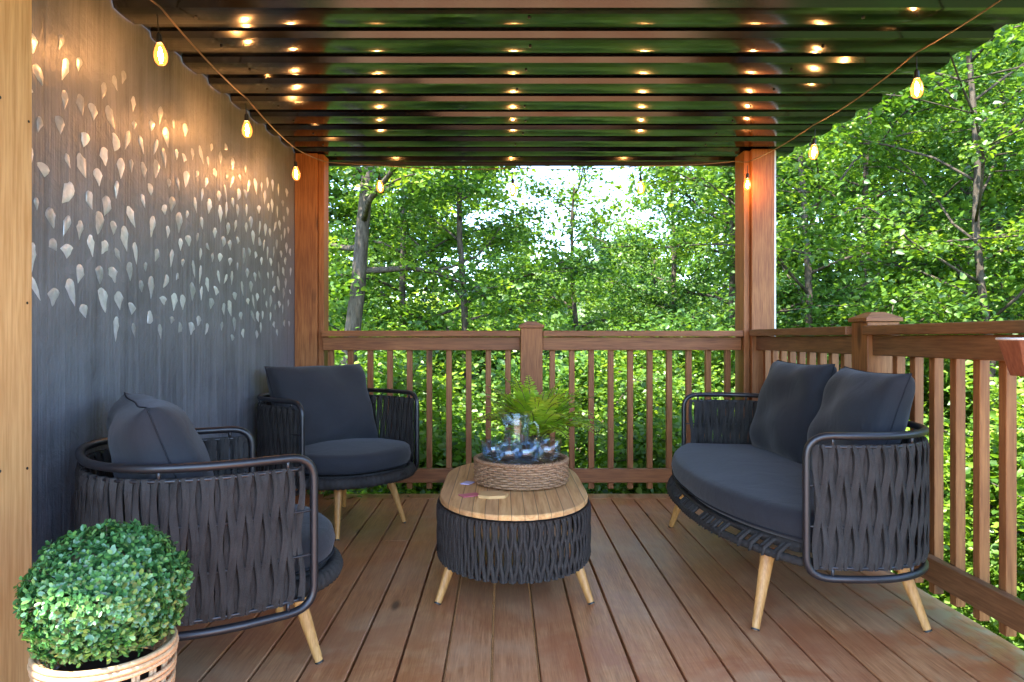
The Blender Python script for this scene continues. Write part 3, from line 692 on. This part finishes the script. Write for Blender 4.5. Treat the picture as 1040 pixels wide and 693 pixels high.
# ------------------------------------------------------------------ leaf builder (numpy)
def leaf_mesh(name, pos, nrm, dirv, size, tint, m_, parent, template='broad', loc=(0,0,0)):
    T = {'broad': [(0,0,0),(.25,.36,.10),(.66,.27,.06),(1,0,-.06),(.66,-.27,.06),(.25,-.36,.10)],
         'narrow': [(0,0,0),(.3,.20,.02),(.7,.15,.0),(1,0,-.08),(.7,-.15,.0),(.3,-.20,.02)],
         'oval': [(0,0,0),(.3,.27,.07),(.75,.26,.06),(1,0,0),(.75,-.26,.06),(.3,-.27,.07)]}[template]
    T = np.array(T, dtype=np.float64); n_ = len(pos)
    nz = nrm/np.linalg.norm(nrm, axis=1, keepdims=True)
    x = dirv - nz*np.sum(dirv*nz, axis=1, keepdims=True); x /= np.maximum(1e-6, np.linalg.norm(x, axis=1, keepdims=True)); y = np.cross(nz, x)
    V = pos[:,None,:] + size[:,None,None]*(T[None,:,0:1]*x[:,None,:] + T[None,:,1:2]*y[:,None,:] + T[None,:,2:3]*nz[:,None,:])
    V = V.reshape(-1, 3).astype(np.float32); base = (np.arange(n_)*6)[:,None]
    F = np.concatenate([base+np.array([[0,1,2,3]]), base+np.array([[0,3,4,5]])], axis=1).reshape(-1).astype(np.int32)
    me = bpy.data.meshes.new(name); me.vertices.add(len(V)); me.vertices.foreach_set('co', V.reshape(-1))
    me.loops.add(len(F)); me.loops.foreach_set('vertex_index', F); me.polygons.add(n_*2)
    me.polygons.foreach_set('loop_start', np.arange(0, n_*8, 4, dtype=np.int32)); me.polygons.foreach_set('loop_total', np.full(n_*2, 4, dtype=np.int32))
    at = me.attributes.new('tint', 'FLOAT', 'POINT'); at.data.foreach_set('value', np.repeat(np.clip(tint, 0, 1), 6).astype(np.float32))
    me.update(calc_edges=True); me.materials.append(m_); o = bpy.data.objects.new(name, me); COL.objects.link(o); o.parent = parent; o.location = loc; return o
def unit(g, n_): v = g.normal(size=(n_, 3)); return v/np.linalg.norm(v, axis=1, keepdims=True)

# boxwood ball in rattan basket
BX, BY = -.763, 1.35
bk = thing('rattan_basket', 'pale open weave rattan basket holding the leafy ball', 'basket', (BX, BY, 0))
mb = MB(); 
def br(z): return .094+.028*(z/.4)
z = .01; q = 0
while z < .392:
    r_ = br(z); mb.tube([(r_*math.cos(a), r_*math.sin(a), z) for a in [2*math.pi*i/48 for i in range(48)]], .0046, 6, closed=True); q += 1; z += .0105 if q % 2 else .021
mb.build('cane_rings', M['rattan'], bk, smooth=True)
mb = MB()
for i in range(20):
    a = 2*math.pi*i/20
    for da in (-.035, .035): mb.tube([((br(z_)-.0085)*math.cos(a+da), (br(z_)-.0085)*math.sin(a+da), z_) for z_ in (.004, .2, .40)], .0042, 6)
mb.build('cane_uprights', M['rattan'], bk, smooth=True)
mb = MB()
for dz, dr_ in ((0, 0), (.0105, -.002), (.006, -.011)): mb.tube([((br(.4)+dr_)*math.cos(a), (br(.4)+dr_)*math.sin(a), .398+dz) for a in [2*math.pi*i/48 for i in range(48)]], .0055, 8, closed=True)
mb.build('rim', M['rattan'], bk, smooth=True)
mb = MB(); mb.lathe([(0, .01), (.078, .01), (.098, .36), (0, .37)], 32); mb.build('liner', M['soil'], bk, smooth=False)
bl = thing('boxwood_ball', 'round leafy green ball sitting in the rattan basket', 'plant', (BX, BY, .510))
g = np.random.default_rng(4); nR = 2900
d = unit(g, nR); d = d[d[:,2] > -.75]; nR = len(d)
rad = .133*(1+.05*np.sin(d[:,0]*7+1)*np.cos(d[:,1]*6)+.04*np.sin(d[:,2]*9)) + g.normal(0, .006, nR)
cen = d*rad[:,None]*np.array([1.0,1.0,.86])
pos, nr, dr, tt = [], [], [], []
for q in range(9):
    a = 2*np.pi*q/9*2.4 + g.uniform(0, 6, nR); t1 = np.cross(d, np.array([[.3,.5,.8]])); t1 /= np.linalg.norm(t1, axis=1, keepdims=True); t2 = np.cross(d, t1)
    side = t1*np.cos(a)[:,None]+t2*np.sin(a)[:,None]; lift = g.uniform(.3, 1.1, nR)[:,None]
    dr.append(side+d*lift); nr.append(d-side*lift*.7+g.normal(0, .25, (nR, 3))); pos.append(cen+d*(.002*(q-6))[...,None] if False else cen+d*.0018*(q-6)); tt.append(np.clip(g.normal(.42, .2, nR)+.2*(q > 6), 0, 1))
pos, nr, dr, tt = map(np.concatenate, (pos, nr, dr, tt))
leaf_mesh('foliage', pos, nr, dr, g.uniform(.009, .0145, len(pos)), tt, M['leaf_box'], bl, 'oval')
mb = MB()
for i in range(0, nR, 4): p = cen[i]; mb.tube([p*.1, p*.6+np.array([0,0,.005]), p], .0014, 4)
mb.lathe([(0, -.105), (.055, -.09), (.095, -.045), (.11, 0), (.095, .05), (.055, .09), (0, .105)], 20); mb.build('stems', M['stem'], bl, smooth=True)

# fern behind the tray
FX, FY = .165, 3.40
fn = thing('potted_fern', 'bright green fern with arching fronds behind the tray', 'plant', (FX, FY, TZ))
mb = MB(); mb.lathe([(0, .001), (.05, .001), (.062, .10), (.066, .105), (.064, .115), (.058, .115), (.055, .10), (0, .098)], 28); mb.build('pot', M['planter'], fn, smooth=False)
g = np.random.default_rng(8); P_, N_, D_, S_, T_ = [], [], [], [], []; mb = MB()
for i in range(78):
    a = i*2.399+g.uniform(-.2, .2); inc = g.uniform(.2, 1.5) ; L_ = g.uniform(.25, .39); h = np.array([math.cos(a), math.sin(a), 0]); p = np.array([.02*math.cos(a), .02*math.sin(a), .12]); path = [p.copy()]; K = 22; tcol = g.uniform(.35, .9)
    for q in range(K):
        u = q/K; an = inc*.55 + (inc*.8+.35)*u**1.4; stp = h*math.sin(an)+np.array([0,0,math.cos(an)]); p = p+stp*L_/K; path.append(p.copy())
        if u > .12:
            sd_ = np.cross(stp, [0,0,1.]); sd_ /= np.linalg.norm(sd_)+1e-6; up_ = np.cross(sd_, stp)
            ln = .054*math.sin(math.pi*min(1, .22+u*.76))**.8
            for sg in (-1, 1): P_.append(p.copy()); N_.append(up_+g.normal(0, .12, 3)); D_.append(sd_*sg+stp*.55); S_.append(ln*g.uniform(.9, 1.1)); T_.append(tcol+g.normal(0, .1))
    mb.tube(path, .0014, 4)
leaf_mesh('fronds', np.array(P_), np.array(N_), np.array(D_), np.array(S_), np.array(T_), M['leaf_fern'], fn, 'narrow')
mb.build('stems', M['stem'], fn, smooth=True)

# ------------------------------------------------------------------ planter hung on the side rail
pl_ = thing('hanging_planter', 'small red brown tapered planter with a white rim hung on the right railing', 'planter', (1.515, 1.955, .895))
mb = MB(); n8 = 8; vs = []
for (r_, z) in ((.078, 0), (.108, .10), (.100, .10), (.072, .01)):
    for k_ in range(n8): a = 2*math.pi*(k_+.5)/n8; vs.append((r_*math.cos(a), r_*math.sin(a), z))
fs = [(i*n8+k_, i*n8+(k_+1) % n8, (i+1)*n8+(k_+1) % n8, (i+1)*n8+k_) for i in range(3) for k_ in range(n8)] + [tuple(range(n8))[::-1], tuple(3*n8+k_ for k_ in range(n8))]
mb.add(vs, fs); mb.build('tub', M['planter'], pl_, bevel=.002)
mb = MB(); mb.tube([(.110*math.cos(2*math.pi*(k_+.5)/8), .110*math.sin(2*math.pi*(k_+.5)/8), .104) for k_ in range(8)], .0035, 8, closed=True); mb.build('rim', M['white'], pl_, smooth=True)
for dy in (-.04, .04):
    mb = MB(); mb.tube([(.095, dy, .085), (.060, dy, .175), (.085, dy, .176), (.115, dy, .168)], .004, 6); mb.build('hook', M['dark_metal'], pl_, smooth=True)

# ------------------------------------------------------------------ string lights
bulbs = [(-1.14, 2.336, 1.952), (-1.14, 3.13, 1.939), (-1.135, 3.86, 1.913), (-.774, 4.45, 1.970), (.072, 4.45, 1.952), (.887, 4.45, 1.965), (1.515, 4.31, 1.953), (1.58, 3.54, 1.947), (1.58, 2.66, 1.955)]
sl_ = thing('string_lights', 'string of glowing amber bulbs looped round under the roof edge', 'string lights', (0, 4.4, 2.1))
anch = [(-1.14, 1.0, 2.06), (-1.14, 1.6, 2.085)] + [(b_[0], b_[1], b_[2]+.135+.02*(i in (0,))) for i, b_ in enumerate(bulbs)] + [(1.58, 1.7, 2.10), (1.58, .9, 2.07)]
anch.insert(5, (-1.10, 4.42, 2.115)); anch.insert(9, (1.47, 4.42, 2.12))
path = []
for i in range(len(anch)-1):
    a, b = Vector(anch[i]), Vector(anch[i+1]); L_ = (b-a).length
    for q in range(8): u = q/8; p = a.lerp(b, u); p.z -= .05*L_*L_*4*u*(1-u)*.5; path.append(p)
path.append(Vector(anch[-1])); off = Vector((0, 4.4, 2.1))
mb = MB(); mb.tube([p-off for p in path], .0032, 6); mb.build('cable', M['cable'], sl_, smooth=True)
for i, (x, y, z) in enumerate(bulbs):
    top = (z+.135+.02*(i == 0)) - z
    mb = MB(); mb.tube([(0,0,.062), (0,0,top)], .0028, 6); mb.lathe([(0, .078), (.008, .078), (.0115, .072), (.0125, .055), (.0135, .040), (.0, .040)], 16)
    h_ = mb.build('bulb', M['black_plastic'], sl_, smooth=False); h_.location = Vector((x, y, z))-off; h_.scale = (.75,.75,.85); h_.rotation_euler = (rng.uniform(-.06, .06), rng.uniform(-.08, .08), 0)
    mb = MB(); mb.lathe([(.013, .042), (.015, .034), (.022, .020), (.028, .002), (.0295, -.012), (.026, -.030), (.016, -.043), (.0, -.047)], 20); mb.build('bulb_glass', M['bulb_glass'], h_, smooth=True)
    mb = MB(); mb.lathe([(0, .026), (.004, .023), (.008, .008), (.0095, -.008), (.007, -.026), (0, -.034)], 12); mb.build('filament', M['filament'], h_, smooth=True)
# thin second wire under the back roof edge
# ------------------------------------------------------------------ ground
mb = MB(); G = 60
def gz(x, y):
    d_ = max(0., math.hypot(max(0, abs(x)-2), max(0, y-4.6)))
    return -1.25 - .05*min(d_, 14) + .12*math.sin(x*.7+1)*math.cos(y*.6) + (.02*max(0, d_-16) if d_ > 16 else 0)
xsg = [math.copysign(abs(u)**2.2, u)*200 for u in [-1+2*i/G for i in range(G+1)]]; ysg = [math.copysign(abs(u)**2.2, u)*200+3 for u in [-1+2*i/G for i in range(G+1)]]
vs = [(x, y, gz(x, y)) for y in ysg for x in xsg]; fs = [(j*(G+1)+i, j*(G+1)+i+1, (j+1)*(G+1)+i+1, (j+1)*(G+1)+i) for j in range(G) for i in range(G)]
mb.add(vs, fs); tag(mb.build('ground', M['ground'], smooth=True), kind='structure')

# ------------------------------------------------------------------ trees
def grow(seed, height, r0, first, spread, nl, lean=(0,0), up=.35, leaf=.10, per=34, clump=.25, flat=.42, sub=4, template='broad', wob=.05, tmid=.45, bend=0):
    """returns trunk MB and leaf arrays, local to the base"""
    g = np.random.default_rng(seed); mb = MB(); K = 12; tp = []; off = np.zeros(2)
    for i in range(K+1):
        u = i/K; off = off + g.normal(0, wob, 2)*height/K; tp.append(np.array([lean[0]*height*u+off[0]+bend*u*u, lean[1]*height*u+off[1], height*u]))
    mb.tube([tuple(p) for p in tp], [r0*(1-.85*i/K)+.01 for i in range(K+1)], 9)
    cl = []
    def at(path, u): f = u*(len(path)-1); i = min(int(f), len(path)-2); return path[i]+(path[i+1]-path[i])*(f-i)
    for i in range(nl):
        u = first + (1-first)*((i+.5)/nl); az_ = i*2.399+g.uniform(-.5, .5); p0 = at(tp, min(.98, u)); v = (u-first)/(1-first)
        L_ = spread*(.55+.75*math.sin(math.pi*min(1, .15+v*.75)))*g.uniform(.75, 1.2); an = up*g.uniform(.5, 1.5)+v*.5
        dirn = np.array([math.cos(az_)*math.cos(an), math.sin(az_)*math.cos(an), math.sin(an)]); path = [p0]; p = p0
        for q in range(6): dirn = dirn+g.normal(0, .13, 3)+np.array([0,0,-.02]); dirn /= np.linalg.norm(dirn); p = p+dirn*L_/6; path.append(p)
        rr = max(.010, r0*(1-.8*u)*.5); mb.tube([tuple(x) for x in path], [rr*(1-.8*q/6)+.003 for q in range(7)], 6)
        for s_ in range(sub):
            uu = .25+.75*(s_+g.uniform(.2, .9))/sub; q0 = at(path, min(.99, uu)); a2 = az_+g.choice([-1, 1])*g.uniform(.4, 1.3); l2 = L_*g.uniform(.22, .48)
            d2 = np.array([math.cos(a2), math.sin(a2), g.uniform(-.15, .5)]); d2 /= np.linalg.norm(d2); p1 = q0+d2*l2*.5+g.normal(0, .03, 3); p2 = q0+d2*l2+g.normal(0, .04, 3)+np.array([0,0,-.03])
            mb.tube([tuple(q0), tuple(p1), tuple(p2)], [rr*.35+.003, rr*.22+.003, .003], 5); cl += [(p1, g.uniform(.7, 1)), (p2, 1), (q0, .55)]
        cl.append((path[-1], 1.1))
    cl.append((tp[-1], 1.0)); P_, N_, D_, S_, T_ = [], [], [], [], []
    for c_, sz in cl:
        k_ = max(4, int(per*sz*g.uniform(.6, 1.3))); dd = g.normal(0, 1, (k_, 3)); dd[:,2] *= flat; rad_ = clump*sz
        tilt = g.normal(0, .25, 2); dd[:,2] += dd[:,0]*tilt[0]+dd[:,1]*tilt[1]
        pp = c_+dd*rad_*.62; P_.append(pp); nn_ = g.normal(0, .50, (k_, 3)); nn_[:,2] += .95; nn_[:,0] += tilt[0]; N_.append(nn_)
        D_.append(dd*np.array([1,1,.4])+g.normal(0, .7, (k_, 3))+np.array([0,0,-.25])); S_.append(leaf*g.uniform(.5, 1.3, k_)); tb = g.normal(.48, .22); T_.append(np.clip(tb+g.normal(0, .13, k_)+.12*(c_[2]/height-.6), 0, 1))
    return mb, [np.concatenate(a) for a in (P_, N_, D_, S_, T_)]
tree_n = 0
def tree(label, x, y, m_='leaf', group='trees beyond the railing', name='tree', z=None, part=('trunk', 'crown'), cat='tree', **kw):
    global tree_n
    zz = gz(x, y)-.05 if z is None else z
    t = thing(name, label, cat, (x, y, zz), 0, group)
    mb, (P_, N_, D_, S_, T_) = grow(**kw); tp = kw.get('template', 'broad')
    mb.build(part[0], M['bark'], t, smooth=True); leaf_mesh(part[1], P_, N_, D_, S_, T_, M[m_], t, tp); tree_n += len(P_); return t
def px(xpix, d_): return (xpix-509.5)/710*d_
T = []
T.append(tree('leaning grey trunked tree just right of the wall end post', px(326, 7.4), 7.4, 'leaf', seed=1, height=7.2, r0=.11, first=.42, spread=2.0, nl=16, lean=(.11, .02), per=110, leaf=0.061))
T.append(tree('full green tree behind the left half of the back railing', px(405, 9.5), 9.5, 'leaf', seed=2, height=6.4, r0=.06, first=.16, spread=1.7, nl=19, per=114, leaf=0.065))
T.append(tree('tree with a dark trunk behind the third hanging bulb group, left of centre', px(480, 9.0), 9.0, 'leaf', seed=3, height=6.4, r0=.055, first=.2, spread=1.15, nl=20, lean=(-.03,0), per=104, leaf=0.061))
T.append(tree('small airy tree against the blue sky right of the middle post', px(590, 11), 11, 'leaf_lime', seed=4, height=4.9, r0=.06, first=.25, spread=1.0, nl=14, per=63, leaf=0.061, clump=.26))
T.append(tree('slim upright tree against the blue sky left of the corner post', px(684, 11.5), 11.5, 'leaf_cool', seed=5, height=5.9, r0=.06, first=.25, spread=.95, nl=14, per=59, leaf=0.061, clump=.26))
T.append(tree('bushy tree directly behind the corner post', px(748, 9), 9, 'leaf_cool', seed=6, height=5.2, r0=.07, first=.18, spread=1.35, nl=20, per=104, leaf=0.061))
T.append(tree('dark slender trunked tree right of the corner post', px(826, 7.0), 7.0, 'leaf', seed=7, height=5.6, r0=.045, first=.35, spread=1.5, nl=18, lean=(-.015, 0), per=114, leaf=0.056))
T.append(tree('tree with a slanting trunk right of the capped railing post', px(868, 8.5), 8.5, 'leaf_cool', seed=8, height=6.4, r0=.055, first=.22, spread=1.9, nl=24, lean=(.07, 0), per=114, leaf=0.061))
T.append(tree('large near tree whose branches reach the roof corner on the right', px(1010, 6.2), 6.2, 'leaf', seed=9, height=6.8, r0=.036, first=.30, spread=2.1, nl=26, per=120, leaf=0.054))
T.append(tree('lime green tree at the right edge behind the near railing', px(985, 9.5), 9.5, 'leaf_lime', seed=10, height=6.0, r0=.08, first=.14, spread=1.9, nl=24, per=114, leaf=0.065))
T.append(tree('young tree with light leaves beside the railing on the far right', 5.6, 5.2, 'leaf_lime', seed=11, height=4.6, r0=.05, first=.15, spread=1.4, nl=20, per=100, leaf=0.052))
# further row: copies of four new crowns
far = [('leaf', dict(seed=21, height=8.6, r0=.12, first=.12, spread=2.6, nl=26, per=77, leaf=0.132, clump=.42)), ('leaf_lime', dict(seed=22, height=7.4, r0=.1, first=.10, spread=2.5, nl=24, per=77, leaf=0.132, clump=.42)),
       ('leaf_cool', dict(seed=23, height=8.0, r0=.11, first=.12, spread=2.4, nl=24, per=77, leaf=0.132, clump=.42))]
spots = [(-9.5, 13, 0, 1.1), (-6.6, 15, 1, 1.05), (-4.2, 13.5, 2, 1.1), (-3.2, 17.5, 0, 1.1), (-1.6, 15.5, 1, .86), (.2, 19, 2, .62), (2.2, 20, 1, .55), (3.9, 18, 0, .60), (5.2, 16.5, 2, .86), (7.2, 14.5, 1, .9),
         (7.6, 10.8, 0, .95), (10.2, 13.5, 2, 1.1), (11.2, 8.5, 0, 1.0), (13.5, 11, 1, 1.1), (-12.5, 16, 2, 1.2), (9.6, 18, 1, 1.2), (13, 17, 0, 1.2), (12.5, 5.5, 2, .95), (-7.5, 10, 0, .85)]
protos = {}
for i, (x, y, k_, s_) in enumerate(spots):
    if k_ not in protos:
        mm, kw = far[k_]; o = protos[k_] = tree('leafy tree standing in the farther row of woods beyond the railing', x, y, mm, group='farther row of trees', **kw)
    else: o = copy_tree(protos[k_]); o.location = (x, y, gz(x, y)-.05)
    o.scale = (s_, s_, s_); o.rotation_euler.z = i*1.7
    o['label'] = 'leafy tree standing in the farther row of woods beyond the railing'
# shrubs beyond the railings
shr = [('leaf_lime', dict(seed=31, height=1.7, r0=.025, first=.05, spread=.95, nl=16, per=80, leaf=0.063, clump=.24, flat=.6)), ('leaf', dict(seed=32, height=2.0, r0=.03, first=.05, spread=1.0, nl=17, per=80, leaf=0.066, clump=.24, flat=.6)),
       ('leaf_cool', dict(seed=33, height=1.6, r0=.025, first=.05, spread=.9, nl=15, per=80, leaf=0.066, clump=.24, flat=.6))]
sp_protos = {}; g = random.Random(44); ss = []
for row, (yy, n_, x0_, x1_) in enumerate(((5.9, 6, -2.6, 3.3), (7.4, 8, -3.8, 5.8), (9.6, 9, -5.0, 8.0), (12.5, 10, -6.5, 10))):
    for i in range(n_): ss.append((lerp(x0_, x1_, (i+.5)/n_)+g.uniform(-.3, .3), yy+g.uniform(-.4, .4), (i+row*2+g.randrange(2)) % 3, (.8+.14*row)*g.uniform(.9, 1.2)))
for yy in (1.4, 2.5, 3.6, 4.8): ss.append((3.5+g.uniform(-.3, .5), yy, g.randrange(3), .85)); ss.append((5.6+g.uniform(-.3, .5), yy+.5, g.randrange(3), 1.15))
for i, (x, y, k_, s_) in enumerate(ss):
    if k_ not in sp_protos:
        mm, kw = shr[k_]; o = sp_protos[k_] = tree('leafy shrub growing in the undergrowth beyond the railing', x, y, mm, name='shrub', part=('stems', 'foliage'), cat='shrub', group='shrubs below the deck', **kw)
    else: o = copy_tree(sp_protos[k_]); o.location = (x, y, gz(x, y)-.05)
    o.scale = (s_, s_, s_); o.rotation_euler.z = i*2.1; o['label'] = 'leafy shrub growing in the undergrowth beyond the railing'
# ground cover and the far wood
g = np.random.default_rng(77); n_ = 60000
y = 4.7+g.power(.9, n_)*12; x = g.uniform(-1, 1, n_)*(3+y*.75)+1; keep = (y > 4.75) | (x > 2.0); x, y = x[keep], y[keep]
x2 = g.uniform(1.9, 8, 16000); y2 = g.uniform(.5, 5, 16000); x = np.concatenate([x, x2]); y = np.concatenate([y, y2]); n_ = len(x)
z = np.array([gz(a, b) for a, b in zip(x, y)]) + np.abs(g.normal(0, .13, n_))
nn_ = g.normal(0, .45, (n_, 3)); nn_[:,2] += 1
tag(leaf_mesh('undergrowth', np.stack([x, y, z], 1), nn_, g.normal(0, 1, (n_, 3)), g.uniform(.04, .10, n_), g.normal(.5, .2, n_), M['leaf_lime'], None), 'low leafy ground cover under the trees', 'ground cover', kind='stuff')
n_ = 90000; a = g.uniform(-1.15, 1.15, n_); rr = g.uniform(26, 46, n_)
x = np.sin(a)*rr; y = np.cos(a)*rr; cap = 2.2+1.0*np.sin(a*5+1)+1.1*np.sin(a*13)+.5*np.sin(a*31+2)+1.6*np.abs(a)
z = -3.0 + g.power(1.25, n_)*(cap+3)+.6*np.sin(x*1.3)*np.cos(y*1.1)
nn_ = g.normal(0, .5, (n_, 3)); nn_[:,2] += .7; nn_[:,1] -= .5
tag(leaf_mesh('far_wood', np.stack([x, y, z], 1), nn_, g.normal(0, 1, (n_, 3)), g.uniform(.35, .75, n_), .5+.25*np.sin(x*.9+np.sin(y*.5)*2)+g.normal(0, .12, n_), M['leaf'], None), 'far wooded slope closing the view behind the trees', 'wood', kind='stuff')
print('leaves', tree_n)
